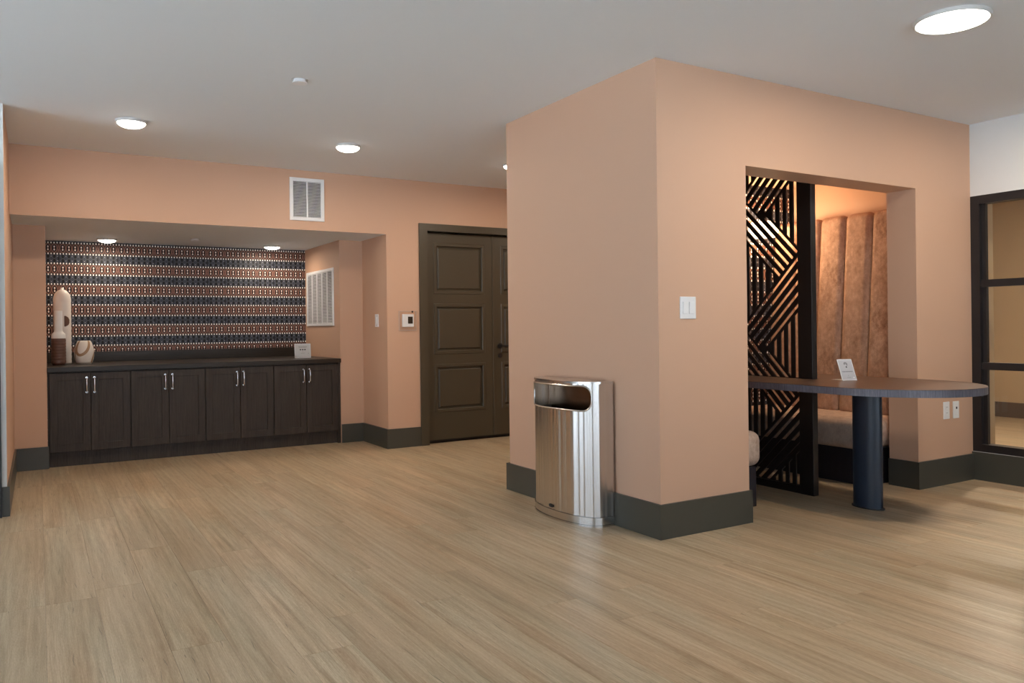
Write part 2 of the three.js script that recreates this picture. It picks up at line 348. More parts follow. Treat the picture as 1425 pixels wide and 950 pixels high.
// baseboards
const BH = 0.187, BT = 0.014;
const bb = (side, label, list) => struct('baseboard_' + side, merge(list), M.base, label, 'baseboard');
bb('left', 'dark olive baseboard of the short side wall', [bx(-0.177, -0.177 + BT, 0, BH, ZN + 0.01 + BT, -5.9), bx(-0.204, -0.177 + BT, 0, BH, -5.9, -5.9 + BT)]);
bb('niche_left', 'dark olive baseboard at the pier left of the cabinets', [bx(-0.177, XN0 + 0.008, 0, BH, ZN + 0.01, ZN + 0.01 + BT)]);
bb('niche_right', 'dark olive baseboard at the pier right of the cabinets', [bx(XN1 + 0.005, XRET - BT, 0, BH, ZN, ZN + BT)]);
bb('return', 'dark olive baseboard under the wall switch by the doors', [bx(XRET - BT, XRET, 0, BH, ZN, ZB + BT)]);
bb('back', 'dark olive baseboard beside the double doors', [bx(XRET, DX0 - 0.085, 0, BH, ZB, ZB + BT), bx(DX1 + 0.085, 6.1, 0, BH, ZB, ZB + BT)]);
bb('pillar_left', 'dark olive baseboard behind the steel bin', [bx(XP - BT, XP, 0, BH, -4.835 - BT, ZP + BT)]);
bb('pillar_front', 'dark olive baseboard at the corner by the light switch', [bx(XP, OX0 + BT, 0, BH, ZP, ZP + BT), bx(OX0, OX0 + BT, 0, BH, ZJ, ZP)]);
bb('booth_right', 'dark olive baseboard under the wall outlets', [bx(OX1 - BT, XR - BT, 0, BH, ZP, ZP + BT), bx(OX1 - BT, OX1, 0, BH, ZJ, ZP)]);
bb('right', 'dark olive baseboard under the glazed partition', [bx(XR - BT, XR, 0, SILL - 0.002, ZP, ZC)]);
bb('passage', 'dark olive baseboard on the back of the booth block', [bx(XP, 6.1, 0, BH, -4.835 - BT, -4.835)]);
struct('baseboard_next_room', bx(9.935, 9.95, 0, 0.18, -7.3, ZWIN), std([0.10, 0.075, 0.06], 0.5), 'dark baseboard of the room behind the glass', 'baseboard');

// ---------------------------------------------------------------- lamps
function downlight(x, y, z, r, label, k = 1, drop = 0.05) {      // drop: how far the lens bulges below the ceiling
  const t = thing('ceiling_light', label, 'ceiling light', [x, y, z], 'round flush downlights');
  const lathe = (L) => new THREE.LatheGeometry(L.map((p) => new THREE.Vector2(...p)), 48);
  mesh('rim', lathe([[r - 0.010, -0.016], [r - 0.004, -0.020], [r, -0.017], [r + 0.001, 0]]), M.lampRim, t, 'thin grey metal rim');
  const lens = [[0.0001, -drop]]; for (let i = 1; i <= 8; i++) { const a = i / 8 * Math.PI / 2; lens.push([(r - 0.010) * Math.sin(a), -0.015 - (drop - 0.015) * Math.cos(a)]); }
  mesh('diffuser', lathe(lens), glow(14), t, 'glowing white diffuser');
  const side = r * 1.15, l = new THREE.RectAreaLight(LAMP, LAMP_POWER * k, side, side);
  l.position.set(0, -drop - 0.006, 0); l.rotation.x = -Math.PI / 2; l.name = 'downlight'; t.add(l);
}
downlight(0.56, CH, -5.96, 0.098, 'round ceiling downlight in front of the bulkhead, near the left side wall');
downlight(2.10, CH, -5.98, 0.098, 'round ceiling downlight in front of the square supply grille');
downlight(3.63, CH, -6.00, 0.098, 'round ceiling downlight before the double doors, half hidden by the booth block');
downlight(5.15, CH, -6.00, 0.098, 'round ceiling downlight deep in the passage behind the booth');
downlight(3.735, CH, -2.14, 0.165, 'large round ceiling downlight in front of the booth opening', 0.52, 0.022);
downlight(5.25, CH, -2.14, 0.165, 'large round ceiling downlight near the recessed glazing', 0.36, 0.022);
downlight(0.58, SOF, -8.57, 0.088, 'small round soffit downlight above the vases', 0.62, 0.042);
downlight(2.16, SOF, -8.59, 0.088, 'small round soffit downlight above the counter sign', 0.62, 0.042);
downlight(7.6, CH, -3.6, 0.098, 'round ceiling downlight in the room behind the glass', 6);

function coverPlate(x, y, z, r, label) {
  const t = thing('sprinkler_cover', label, 'cover plate', [x, y, z]);
  mesh('plate', new THREE.LatheGeometry([[0.0001, -0.021], [r * 0.92, -0.021], [r, -0.018], [r, -0.015], [r * 0.8, -0.015], [r * 0.8, 0]].map((p) => new THREE.Vector2(...p)), 36), M.trimWhite, t);
  mesh('collar', new THREE.LatheGeometry([[r * 1.08, -0.002], [r * 1.12, 0]].map((p) => new THREE.Vector2(...p)), 36), M.lampRim, t);
}
coverPlate(1.307, CH, -4.53, 0.042, 'small round white sprinkler cover on the main ceiling');
coverPlate(1.33, SOF, -8.25, 0.040, 'small round white sprinkler cover on the niche soffit');

// ---------------------------------------------------------------- cabinets in the niche
const CT = 0.853, CZ = ZN + 0.005;
{
  const edges = [0.072, 0.698, 1.325, 1.950, 2.590], names = ['under the vases at the left end', 'second from the vases', 'third from the vases', 'under the counter sign at the right end'];
  for (let i = 0; i < 4; i++) {
    const x0 = edges[i], x1 = edges[i + 1], xm = (x0 + x1) / 2;
    const t = thing('base_cabinet', 'dark wood two-door base cabinet, ' + names[i], 'cabinet', [xm, 0, CZ], 'base cabinets in the niche');
    const w = (x1 - x0) / 2;
    mesh('body', bx(-w + 0.0005, w - 0.0005, 0.10, CT - 0.042, -0.60, -0.021), M.cabinet, t);
    mesh('toe_kick', bx(-w + 0.0005, w - 0.0005, 0, 0.10, -0.58, -0.05), M.cabinet, t);
    for (const s of [-1, 1]) {
      const a = s < 0 ? -w + 0.004 : 0.0025, b = s < 0 ? -0.0025 : w - 0.004, y0 = 0.128, y1 = CT - 0.052;
      const sh = rectPath(a, b, y0, y1); sh.holes.push(rectPath(a + 0.058, b - 0.058, y0 + 0.062, y1 - 0.062));
      const fr = new THREE.ExtrudeGeometry(sh, { depth: 0.018, bevelEnabled: true, bevelSize: 0.002, bevelThickness: 0.002, bevelOffset: -0.002, bevelSegments: 1 }); fr.translate(0, 0, -0.020);
      const door = mesh('door', metreUV(fr), M.cabinet, t);
      mesh('door_panel', bx(a + 0.05, b - 0.05, y0 + 0.05, y1 - 0.05, -0.018, -0.008), M.cabinet, door);
      const hx = s * 0.030, pts = [[hx, y1 - 0.045, 0], [hx, y1 - 0.045, 0.020], [hx, y1 - 0.052, 0.030], [hx, y1 - 0.107, 0.034], [hx, y1 - 0.162, 0.030], [hx, y1 - 0.169, 0.020], [hx, y1 - 0.169, 0]].map((p) => new THREE.Vector3(...p));
      const bar = new THREE.TubeGeometry(new THREE.CatmullRomCurve3(pts, false, 'catmullrom', 0.2), 28, 0.0055, 8);
      const feet = [y1 - 0.045, y1 - 0.169].map((y) => { const g = new THREE.CylinderGeometry(0.009, 0.010, 0.006, 14); g.rotateX(Math.PI / 2); g.translate(hx, y, 0.001); return g; });
      mesh('handle', merge([bar, ...feet]), M.chrome, door, 'polished chrome bar pull');
    }
  }
  const filler = thing('filler_panel', 'narrow dark wood filler strip between cabinets and left pier', 'panel', [0, 0, CZ]);
  mesh('strip', bx(XN0 + 0.001, 0.0715, 0, CT - 0.042, -0.06, -0.02), M.cabinet, filler);
  const end = thing('end_panel', 'dark wood end panel between the last cabinet and right pier', 'panel', [0, 0, CZ]);
  mesh('strip', bx(2.5905, XN1 - 0.001, 0, CT - 0.042, -0.06, -0.012), M.cabinet, end);
  const c = thing('countertop', 'dark laminate countertop with low backsplash along the wallpaper', 'countertop', [0, 0, 0]);
  mesh('slab', rbx(XN0 + 0.001, XN1 - 0.001, CT - 0.042, CT, ZWP + 0.001, CZ + 0.022, 0.003), M.counter, c);
  mesh('backsplash', rbx(XN0 + 0.001, XN1 - 0.001, CT, CT + 0.10, ZWP + 0.001, ZWP + 0.02, 0.002), M.counter, c);
}

// ---------------------------------------------------------------- vases and sign on the counter
{
  const cream = std([0.62, 0.56, 0.50], 0.55), tall = thing('tall_vase', 'tall cream bullet-shaped ceramic vase with a brown half disc', 'vase', [0.195, CT, -8.50]);
  const R = 0.073, pts = [[0.0001, 0], [R * 0.96, 0], [R, 0.01]];
  for (let i = 0; i <= 40; i++) { const y = 0.012 + i * 0.0147; pts.push([R + 0.0012 * Math.sin(i * 2.1), y]); }
  for (let i = 1; i <= 14; i++) { const a = i / 14 * Math.PI / 2; pts.push([Math.max(R * Math.cos(a), 0.011), 0.60 + 0.098 * Math.sin(a)]); }
  pts.push([0.011, 0.708], [0.007, 0.713], [0.0001, 0.714]);
  mesh('body', new THREE.LatheGeometry(pts.map((p) => new THREE.Vector2(...p)), 56), std([0.76, 0.69, 0.63], 0.45), tall);
  const disc = new THREE.SphereGeometry(1, 20, 20), pos = disc.attributes.position;      // half disc of brown clay set into the wall of the vase
  const hd = new THREE.CylinderGeometry(R + 0.002, R + 0.002, 0.118, 40, 24, true, -0.75, 1.5), keep = [], hp = hd.attributes.position, hi = hd.index.array;
  for (let i = 0; i < hi.length; i += 3) {
    let ok = true;
    for (let j = 0; j < 3; j++) { const th = Math.atan2(hp.getX(hi[i + j]), hp.getZ(hi[i + j])), s = th * R, y = hp.getY(hi[i + j]); if (s < -0.002 || s * s + y * y > 0.052 * 0.052) ok = false; }
    if (ok) keep.push(hi[i], hi[i + 1], hi[i + 2]);
  }
  hd.setIndex(keep); hd.rotateY(0.18); hd.translate(0, 0.40, 0); mesh('half_disc', hd, std([0.13, 0.062, 0.04], 0.6), tall, 'brown clay half disc');

  const bottle = thing('bottle_vase', 'slim white bottle vase with ridged brown lower half', 'vase', [0.158, CT, -8.27]);
  const low = [[0.0001, 0], [0.050, 0], [0.050, 0.012], [0.056, 0.018]];
  for (let i = 0; i < 8; i++) { const y = 0.022 + i * 0.027; low.push([0.058, y], [0.059, y + 0.012], [0.058, y + 0.023], [0.0552, y + 0.025]); }
  low.push([0.058, 0.242]);
  mesh('lower_body', new THREE.LatheGeometry(low.map((p) => new THREE.Vector2(...p)), 44), std([0.125, 0.058, 0.038], 0.5), bottle, 'ridged brown clay lower body');
  mesh('neck', new THREE.LatheGeometry([[0.058, 0.242], [0.0575, 0.262], [0.055, 0.280], [0.045, 0.292], [0.036, 0.303], [0.0325, 0.325], [0.032, 0.48], [0.034, 0.490], [0.030, 0.491], [0.028, 0.46], [0.028, 0.32]].map((p) => new THREE.Vector2(...p)), 44), std([0.80, 0.79, 0.76], 0.3), bottle, 'white glazed neck');

  const swirl = canvasTex(512, 256, (c, w, h) => {
    c.fillStyle = 'rgb(232,224,214)'; c.fillRect(0, 0, w, h);
    c.strokeStyle = 'rgb(168,132,98)'; c.lineWidth = 26;
    for (const o of [-512, 0, 512]) {
      c.beginPath(); c.ellipse(o + 175, 235, 62, 110, 0, Math.PI, 2.2 * Math.PI); c.stroke();
      c.beginPath(); c.ellipse(o + 20, 40, 60, 120, 0.3, 0, 2 * Math.PI); c.stroke();
      c.beginPath(); c.ellipse(o + 390, 160, 55, 100, 0.2, 0, 2 * Math.PI); c.stroke();
    }
  });
  const rv = thing('round_vase', 'small round white vase with tan swirl bands', 'vase', [0.366, CT, -8.36]);
  const prof = []; for (let i = 0; i <= 30; i++) { const t = i / 30, y = 0.215 * t; prof.push([0.05 + 0.032 * Math.sin(Math.PI * Math.min(1, Math.max(0, (t + 0.10) / 1.12))) ** 0.75 + (t < 0.06 ? -0.006 : 0), y]); }
  prof.push([0.046, 0.217], [0.046, 0.17]); prof.unshift([0.0001, 0]);
  const rg = new THREE.LatheGeometry(prof.map((p) => new THREE.Vector2(...p)), 48); rg.rotateY(-0.4);
  mesh('body', rg, std([1, 1, 1], 0.4, { map: swirl }), rv);
}
function paperSign(w, h, draw) { return std([1, 1, 1], 0.6, { map: canvasTex(256, Math.round(256 * h / w), draw) }); }
{
  const w = 0.165, h = 0.150, t = thing('counter_sign', 'landscape acrylic sign holder with three dark dots on the counter', 'sign', [2.36, CT + 0.0005, -8.18]);
  t.rotation.y = -0.12;
  const sheet = paperSign(w, h, (c, W2, H2) => {
    c.fillStyle = 'rgb(206,206,204)'; c.fillRect(0, 0, W2, H2);
    c.fillStyle = 'rgb(120,118,116)';
    for (let i = 0; i < 15; i++) c.fillRect(58 + i * 9.6, 36 + (i % 3) * 2, 6, 10);
    for (let i = 0; i < 13; i++) c.fillRect(66 + i * 9.6, 56 + (i % 2) * 2, 6, 5);
    c.fillStyle = 'rgb(30,30,32)'; for (const x of [90, 128, 166]) { c.beginPath(); c.arc(x, 96, 12, 0, 7); c.fill(); }
    c.fillStyle = 'rgb(130,130,130)'; c.fillRect(124, 126, 8, 10); for (let i = 0; i < 9; i++) c.fillRect(96 + i * 7.4, 156, 5, 6);
    c.fillStyle = 'rgb(140,140,140)'; c.fillRect(220, 158, 10, 10);
  });
  const g = new THREE.PlaneGeometry(w - 0.012, h - 0.016); g.translate(0, h / 2, 0.0035);
  for (const q of [g]) q.rotateX(-0.14);
  mesh('printed_sheet', g, sheet, t, 'white sheet printed with three dark dots');
  const f = rbx(-w / 2, w / 2, 0, h, -0.002, 0.002, 0.0009, 1); f.rotateX(-0.14); mesh('back_plate', f, M.plastic, t);
  const ft = rbx(-w / 2, w / 2, 0, 0.004, -0.07, 0.004, 0.0015, 1); mesh('foot', ft, M.acrylic, t, 'clear acrylic foot');
}

// ---------------------------------------------------------------- grilles, switches, thermostat
function grille(name, label, w, h, cols, rows, parentSet) {
  const t = thing(name, label, 'grille'); parentSet(t);
  const m = 0.032; mesh('frame', frameGeo(-w / 2, w / 2, -h / 2, h / 2, m, 0.014, 0.004), M.trimWhite, t);
  mesh('back_plate', bx(-w / 2 + 0.01, w / 2 - 0.01, -h / 2 + 0.01, h / 2 - 0.01, 0.0, 0.0015), M.darkGap, t);
  const iw = w - 2 * m, ih = h - 2 * m, bar = 0.012, cw = (iw - bar * (cols - 1)) / cols;
  for (let i = 1; i < cols; i++) { const x = -iw / 2 + i * cw + (i - 0.5) * bar; mesh('divider', bx(x - bar / 2, x + bar / 2, -ih / 2, ih / 2, 0.002, 0.012), M.trimWhite, t); }
  const lg = new THREE.BoxGeometry(cw, 0.0013, ih / rows * 0.9); lg.rotateX(0.75);
  for (let i = 0; i < cols; i++) for (let k = 0; k < rows; k++) {
    const l = mesh('louver', lg, M.louver, t); l.position.set(-iw / 2 + i * (cw + bar) + cw / 2, -ih / 2 + (k + 0.5) * ih / rows, 0.0075);
  }
}
grille('supply_grille', 'white supply grille with two louver columns on the bulkhead', 0.315, 0.385, 2, 24, (t) => { t.position.set(2.102, 2.325, ZB); });
grille('return_grille', 'white return-air grille with five louver columns inside the niche', 0.93, 0.60, 5, 34, (t) => { t.position.set(XN1, 1.485, -8.405); t.rotation.y = -Math.PI / 2; });

function plate(name, label, category, w, h, pos, turn, build) {
  const t = thing(name, label, category, pos); t.rotation.y = turn;
  mesh('cover_plate', rbx(-w / 2, w / 2, -h / 2, h / 2, 0, 0.007, 0.003, 2), M.plastic, t);
  build(t); return t;
}
const rocker = (t, x) => { const g = rbx(-0.0165, 0.0165, -0.033, 0.033, -0.003, 0.004, 0.002, 1); g.rotateX(0.06); g.translate(x, 0, 0.0075); mesh('rocker', g, M.trimWhite, t); mesh('rocker_gap', frameGeo(x - 0.0185, x + 0.0185, -0.035, 0.035, 0.002, 0.0078), M.louver, t); };
plate('wall_switch', 'white two-gang rocker switch on the front of the booth block', 'switch', 0.116, 0.122, [3.066, 1.244, ZP], 0, (t) => { rocker(t, -0.023); rocker(t, 0.023); });
plate('wall_switch', 'white single rocker switch on the return wall by the niche', 'switch', 0.085, 0.125, [XRET, 1.229, -7.36], -Math.PI / 2, (t) => { rocker(t, 0); mesh('indicator', rbx(-0.005, 0.005, -0.05, -0.042, 0.005, 0.008, 0.001, 1), M.darkGap, t); });
plate('wall_outlet', 'white duplex wall outlet under the table end, nearer the booth', 'outlet', 0.072, 0.122, [5.520, 0.522, ZP], 0, (t) => {
  for (const s of [-1, 1]) { const o = mesh('socket', rbx(-0.016, 0.016, s * 0.020 - 0.0135, s * 0.020 + 0.0135, 0.005, 0.009, 0.003, 1), M.trimWhite, t); mesh('slots', merge([bx(-0.008, -0.0055, s * 0.02 - 0.001, s * 0.02 + 0.007, 0.0088, 0.0093), bx(0.0055, 0.008, s * 0.02 - 0.001, s * 0.02 + 0.007, 0.0088, 0.0093)]), M.black, o); }
});
plate('data_outlet', 'white cable wall plate with dark jack, nearer the glazed partition', 'outlet', 0.072, 0.122, [5.638, 0.520, ZP], 0, (t) => {
  mesh('insert', rbx(-0.0165, 0.0165, -0.033, 0.033, 0.005, 0.009, 0.002, 1), M.trimWhite, t); mesh('jack', rbx(-0.008, 0.008, 0.006, 0.022, 0.0085, 0.0097, 0.0005, 1), M.black, t, 'dark jack opening');
});
{
  const t = thing('thermostat', 'white thermostat with dark display under a clear guard beside the doors', 'thermostat', [3.072, 1.222, ZB]);
  mesh('body', rbx(-0.060, 0.058, -0.060, 0.064, 0, 0.026, 0.008, 3), M.plastic, t);
  mesh('display', rbx(-0.006, 0.044, -0.028, 0.040, 0.0255, 0.0275, 0.0008, 1), std([0.02, 0.02, 0.018], 0.25), t, 'dark display');
  const gw = 0.086, gh = 0.090, gd = 0.055;
  const pl = (w, h, rx, ry, p) => { const g = new THREE.PlaneGeometry(w, h); g.rotateX(rx); g.rotateY(ry); g.translate(...p); return g; };
  mesh('guard', merge([pl(gw * 2, gh * 2, 0, 0, [0, 0, gd]), pl(gw * 2, gd, -Math.PI / 2, 0, [0, gh, gd / 2]), pl(gw * 2, gd, Math.PI / 2, 0, [0, -gh, gd / 2]), pl(gd, gh * 2, 0, Math.PI / 2, [gw, 0, gd / 2]), pl(gd, gh * 2, 0, -Math.PI / 2, [-gw, 0, gd / 2])]), M.acrylic, t, 'clear plastic guard box');
  mesh('guard_ring', frameGeo(-gw - 0.006, gw + 0.006, -gh - 0.006, gh + 0.006, 0.008, 0.006, 0.001), std([0.55, 0.42, 0.34], 0.3), t, 'pale guard base ring');
  mesh('guard_lock', rbx(-0.006 + 0.03, 0.006 + 0.03, gh - 0.012, gh + 0.004, gd - 0.012, gd + 0.004, 0.002, 1), M.darkGap, t);
}

// ---------------------------------------------------------------- double doors
{
  const ZD = ZB - 0.045;
  const d = mesh('door_2', merge([bx(DX0 - 0.085, DX0, 0, DH + 0.075, ZB, ZB + 0.02), bx(DX1, DX1 + 0.085, 0, DH + 0.075, ZB, ZB + 0.02), bx(DX0, DX1, DH + 0.005, DH + 0.075, ZB, ZB + 0.02),
    bx(DX0 - 0.03, DX0 - 0.002, 0, DH + 0.03, ZB - 0.14, ZB), bx(DX1 + 0.002, DX1 + 0.03, 0, DH + 0.03, ZB - 0.14, ZB), bx(DX0 - 0.002, DX1 + 0.002, DH + 0.005, DH + 0.03, ZB - 0.14, ZB)]), M.door, scene);
  d.userData = { kind: 'structure', label: 'dark brown double doors with three moulded panels each', category: 'door' };
  mesh('door_stop', bx(DX0, DX1, 0.0, DH, ZD - 0.05, ZD - 0.044), M.black, d);
  for (const [a, b, s] of [[DX0 + 0.003, DXM - 0.002, -1], [DXM + 0.002, DX1 - 0.003, 1]]) {
    const y0 = 0.035, y1 = DH - 0.008, pa = a + 0.100, pb = b - 0.110, panels = [[0.318, 0.778], [0.898, 1.380], [1.498, 1.985]];
    const sh = rectPath(a, b, y0, y1); for (const [p, q] of panels) sh.holes.push(rectPath(pa, pb, p, q));
    const g = new THREE.ExtrudeGeometry(sh, { depth: 0.018, bevelEnabled: false }); g.translate(0, 0, ZD - 0.018);
    const leaf = mesh('door_leaf', merge([g, bx(a, b, y0, y1, ZD - 0.043, ZD - 0.018)]), M.door, d);
    for (const [p, q] of panels) {
      const mo = frameGeo(pa - 0.012, pb + 0.012, p - 0.012, q + 0.012, 0.034, 0.012, 0.005); mo.translate(0, 0, ZD - 0.006); mesh('panel_moulding', mo, M.door, leaf);
      const rs = rectPath(pa + 0.05, pb - 0.05, p + 0.05, q - 0.05), rp = new THREE.ExtrudeGeometry(rs, { depth: 0.001, bevelEnabled: true, bevelThickness: 0.010, bevelSize: 0.014, bevelSegments: 1 }); rp.translate(0, 0, ZD - 0.018);
      mesh('raised_panel', rp, M.door, leaf);
    }
    for (const y of [0.22, 1.05, 1.86]) { const hg = new THREE.CylinderGeometry(0.008, 0.008, 0.1, 10); hg.translate(s < 0 ? a - 0.003 : b + 0.003, y, ZD + 0.006); mesh('hinge', hg, M.black, leaf); }
    if (s > 0) {
      const ro = new THREE.CylinderGeometry(0.028, 0.028, 0.012, 24); ro.rotateX(Math.PI / 2); ro.translate(a + 0.072, 0.955, ZD + 0.006);
      const nk = new THREE.CylinderGeometry(0.010, 0.010, 0.05, 12); nk.rotateX(Math.PI / 2); nk.translate(a + 0.072, 0.955, ZD + 0.03);
      mesh('lever_handle', merge([ro, nk, rbx(a + 0.062, a + 0.19, 0.945, 0.965, ZD + 0.044, ZD + 0.058, 0.006)]), M.black, leaf, 'black lever handle');
      const lk = new THREE.CylinderGeometry(0.024, 0.024, 0.012, 24); lk.rotateX(Math.PI / 2); lk.translate(a + 0.072, 0.855, ZD + 0.006); mesh('deadbolt', lk, M.black, leaf);
    }
  }
  mesh('astragal', rbx(DXM - 0.012, DXM + 0.012, 0.035, DH - 0.008, ZD, ZD + 0.008, 0.003), M.door, d);
}

// ---------------------------------------------------------------- steel bin
{
  const zc = -3.95, w = 0.33, D = 0.205, S = 0.075, Hh = 0.83, n = 160;
  const t = thing('waste_bin', 'brushed stainless steel half-round waste bin against the peach wall', 'waste bin', [XP - BT - 0.002, 0, zc]);
  // outline in plan from the wall, along one flat side, round the front and back: [x, z]
  const outline = (o = 0) => { const L = [[0, w + o], [-S * 0.5, w + o]]; for (let i = 0; i <= n; i++) { const a = i / n * Math.PI; L.push([-S - (D - S + o) * Math.sin(a) ** 0.92, (w + o) * Math.cos(a)]); } L.push([-S * 0.5, -w - o], [0, -w - o]); return L; };
  const cum = (L) => { const c = [0]; for (let i = 1; i < L.length; i++) c.push(c[i - 1] + Math.hypot(L[i][0] - L[i - 1][0], L[i][1] - L[i - 1][1])); return c; };
  const skin = (y0, y1, o, rows = 1, hole) => {
    const L = outline(o), c = cum(L), P = [], U = [], I = [], m = L.length;
    for (let r = 0; r <= rows; r++) for (let i = 0; i < m; i++) { const y = y0 + (y1 - y0) * r / rows; P.push(L[i][0], y, L[i][1]); U.push(c[i], y); }
    for (let r = 0; r < rows; r++) for (let i = 0; i < m - 1; i++) { const a = r * m + i; I.push(a, a + 1, a + m, a + 1, a + m + 1, a + m); }
    const g = new THREE.BufferGeometry(); g.setAttribute('position', new THREE.Float32BufferAttribute(P, 3)); g.setAttribute('uv', new THREE.Float32BufferAttribute(U, 2)); g.setIndex(I); g.computeVertexNormals(); return g;
  };
  // the opening: a rounded slot traced on the unrolled skin, so the skin is built as strips beside, above and below it
  const bend = (g) => {        // plan length along the outline in x and height in y, bent round the bin
    const L = outline(0), c = cum(L), p = g.attributes.position;
    for (let i = 0; i < p.count; i++) {
      const s = p.getX(i); let k = 0; while (k < c.length - 2 && c[k + 1] < s) k++;
      const f = (s - c[k]) / (c[k + 1] - c[k]), ex = L[k][0] + f * (L[k + 1][0] - L[k][0]), ez = L[k][1] + f * (L[k + 1][1] - L[k][1]);
      const dx = L[k + 1][0] - L[k][0], dz = L[k + 1][1] - L[k][1], q = Math.hypot(dx, dz), d = p.getZ(i);
      p.setXYZ(i, ex + dz / q * d, p.getY(i), ez - dx / q * d);
    }
    g.computeVertexNormals(); return g;
  };
  const total = cum(outline(0)).at(-1), s0 = total / 2 - 0.315, s1 = total / 2 + 0.31, h0 = 0.662, h1 = 0.804, rr = 0.055;
  // smooth shell with the slot cut out: rows of quads whose ends follow the slot's rounded outline
  const shell = (() => {
    const ys = [0.045]; for (let i = 0; i <= 16; i++) ys.push(h0 + (h1 - h0) * i / 16); ys.splice(1, 0, 0.35, 0.6); ys.push(Hh - 0.012);
    const P = [], U = [], N = [], I = [], L = outline(0), c = cum(L);
    const at = (s) => { let k = 0; while (k < c.length - 2 && c[k + 1] < s) k++; const f = (s - c[k]) / (c[k + 1] - c[k]); const ex = L[k + 1][0] - L[k][0], ez = L[k + 1][1] - L[k][1], eq = Math.hypot(ex, ez), wv = 0.0009 * Math.sin(s * 118 + 2 * Math.sin(s * 31)) + 0.0016 * Math.sin(s * 47 + 1.2) + 0.0002 * Math.sin(s * 230 + 3 * Math.sin(s * 19)); return [L[k][0] + f * ex + ez / eq * wv, L[k][1] + f * ez - ex / eq * wv]; };   // sheet metal is never quite even
    const nor = (s) => { const a = at(Math.max(0, s - 0.006)), b = at(Math.min(total, s + 0.006)), dx = b[0] - a[0], dz = b[1] - a[1], q = Math.hypot(dx, dz); return [dz / q, 0, -dx / q]; };
    const inset = (y) => { const e = Math.max(0, rr - Math.min(y - h0, h1 - y)); return rr - Math.sqrt(Math.max(0, rr * rr - e * e)); };
    const strip = (ya, yb, sa0, sb0, sa1, sb1, m) => {
      const n0 = P.length / 3;
      for (let r = 0; r < 2; r++) for (let i = 0; i <= m; i++) { const a = r ? sa1 : sa0, b = r ? sb1 : sb0, s = a + (b - a) * i / m, e = at(s), y = r ? yb : ya; P.push(e[0], y, e[1]); N.push(...nor(s)); U.push(s, y); }
      for (let i = 0; i < m; i++) { const a = n0 + i; I.push(a, a + m + 1, a + 1, a + 1, a + m + 1, a + m + 2); }
    };
    for (let k = 0; k + 1 < ys.length; k++) {
      const a = ys[k], b = ys[k + 1], mid = (a + b) / 2;
      if (mid < h0 || mid > h1) strip(a, b, 0, total, 0, total, 260);
      else { const ia = inset(a), ib = inset(b); strip(a, b, 0, s0 + ia, 0, s0 + ib, 60); strip(a, b, s1 - ia, total, s1 - ib, total, 60); }
    }
    const g = new THREE.BufferGeometry(); g.setAttribute('position', new THREE.Float32BufferAttribute(P, 3)); g.setAttribute('normal', new THREE.Float32BufferAttribute(N, 3)); g.setAttribute('uv', new THREE.Float32BufferAttribute(U, 2)); g.setIndex(I);
    return g;
  })();
  M.steel.side = THREE.DoubleSide;
  mesh('shell', shell, M.steel, t, 'brushed steel shell');
  const cap = (y0, y1, o) => { const s = new THREE.Shape(outline(o).map(([x, z]) => new THREE.Vector2(x, -z))); const g = new THREE.ExtrudeGeometry(s, { depth: y1 - y0, bevelEnabled: false }); g.rotateX(-Math.PI / 2); g.translate(0, y0, 0); return g; };
  mesh('lid', cap(Hh - 0.012, Hh, 0.003), M.steelPlain, t, 'flat steel lid');
  mesh('bottom', cap(0.04, 0.045, -0.004), M.black, t);
  const lip = bend(new THREE.TubeGeometry((() => { const pts = []; const R2 = rr, arc = (cx, cy, a0) => { for (let i = 0; i <= 8; i++) { const a = a0 + i / 8 * Math.PI / 2; pts.push(new THREE.Vector3(cx + R2 * Math.cos(a), cy + R2 * Math.sin(a), 0)); } };
    arc(s1 - R2, h1 - R2, 0); for (let i = 1; i < 10; i++) pts.push(new THREE.Vector3(s1 - R2 - (s1 - s0 - 2 * R2) * i / 10, h1, 0)); arc(s0 + R2, h1 - R2, Math.PI / 2); arc(s0 + R2, h0 + R2, Math.PI); for (let i = 1; i < 10; i++) pts.push(new THREE.Vector3(s0 + R2 + (s1 - s0 - 2 * R2) * i / 10, h0, 0)); arc(s1 - R2, h0 + R2, Math.PI * 1.5);
    return new THREE.CatmullRomCurve3(pts, true); })(), 160, 0.0055, 8, true));
  mesh('opening_lip', lip, M.steelPlain, t, 'rolled steel lip of the opening');
  const back = bx(-0.006, -0.001, 0.045, Hh - 0.013, -w + 0.003, w - 0.003); mesh('back_panel', back, std([0.30, 0.22, 0.16], 0.25, { metalness: 1 }), t, 'dark bronze inside of the back');
  mesh('base_band', merge([skin(0.0, 0.048, 0.003, 1), skin(0.046, 0.054, 0.007, 1), skin(0.0, 0.010, 0.008, 1)]), (() => { const m = M.steel.clone(); return m; })(), t, 'steel foot band with a bead');
  const lin = skin(0.05, 0.648, -0.03, 1); mesh('liner', lin, (() => { const m = M.black.clone(); m.side = THREE.DoubleSide; return m; })(), t, 'dark inner liner');
  const e = new THREE.SphereGeometry(1, 16, 10); e.scale(0.026, 0.011, 0.003); e.translate(total / 2 + 0.02, 0.075, 0.001); mesh('maker_badge', bend(e), M.black, t, 'small dark oval badge');
}

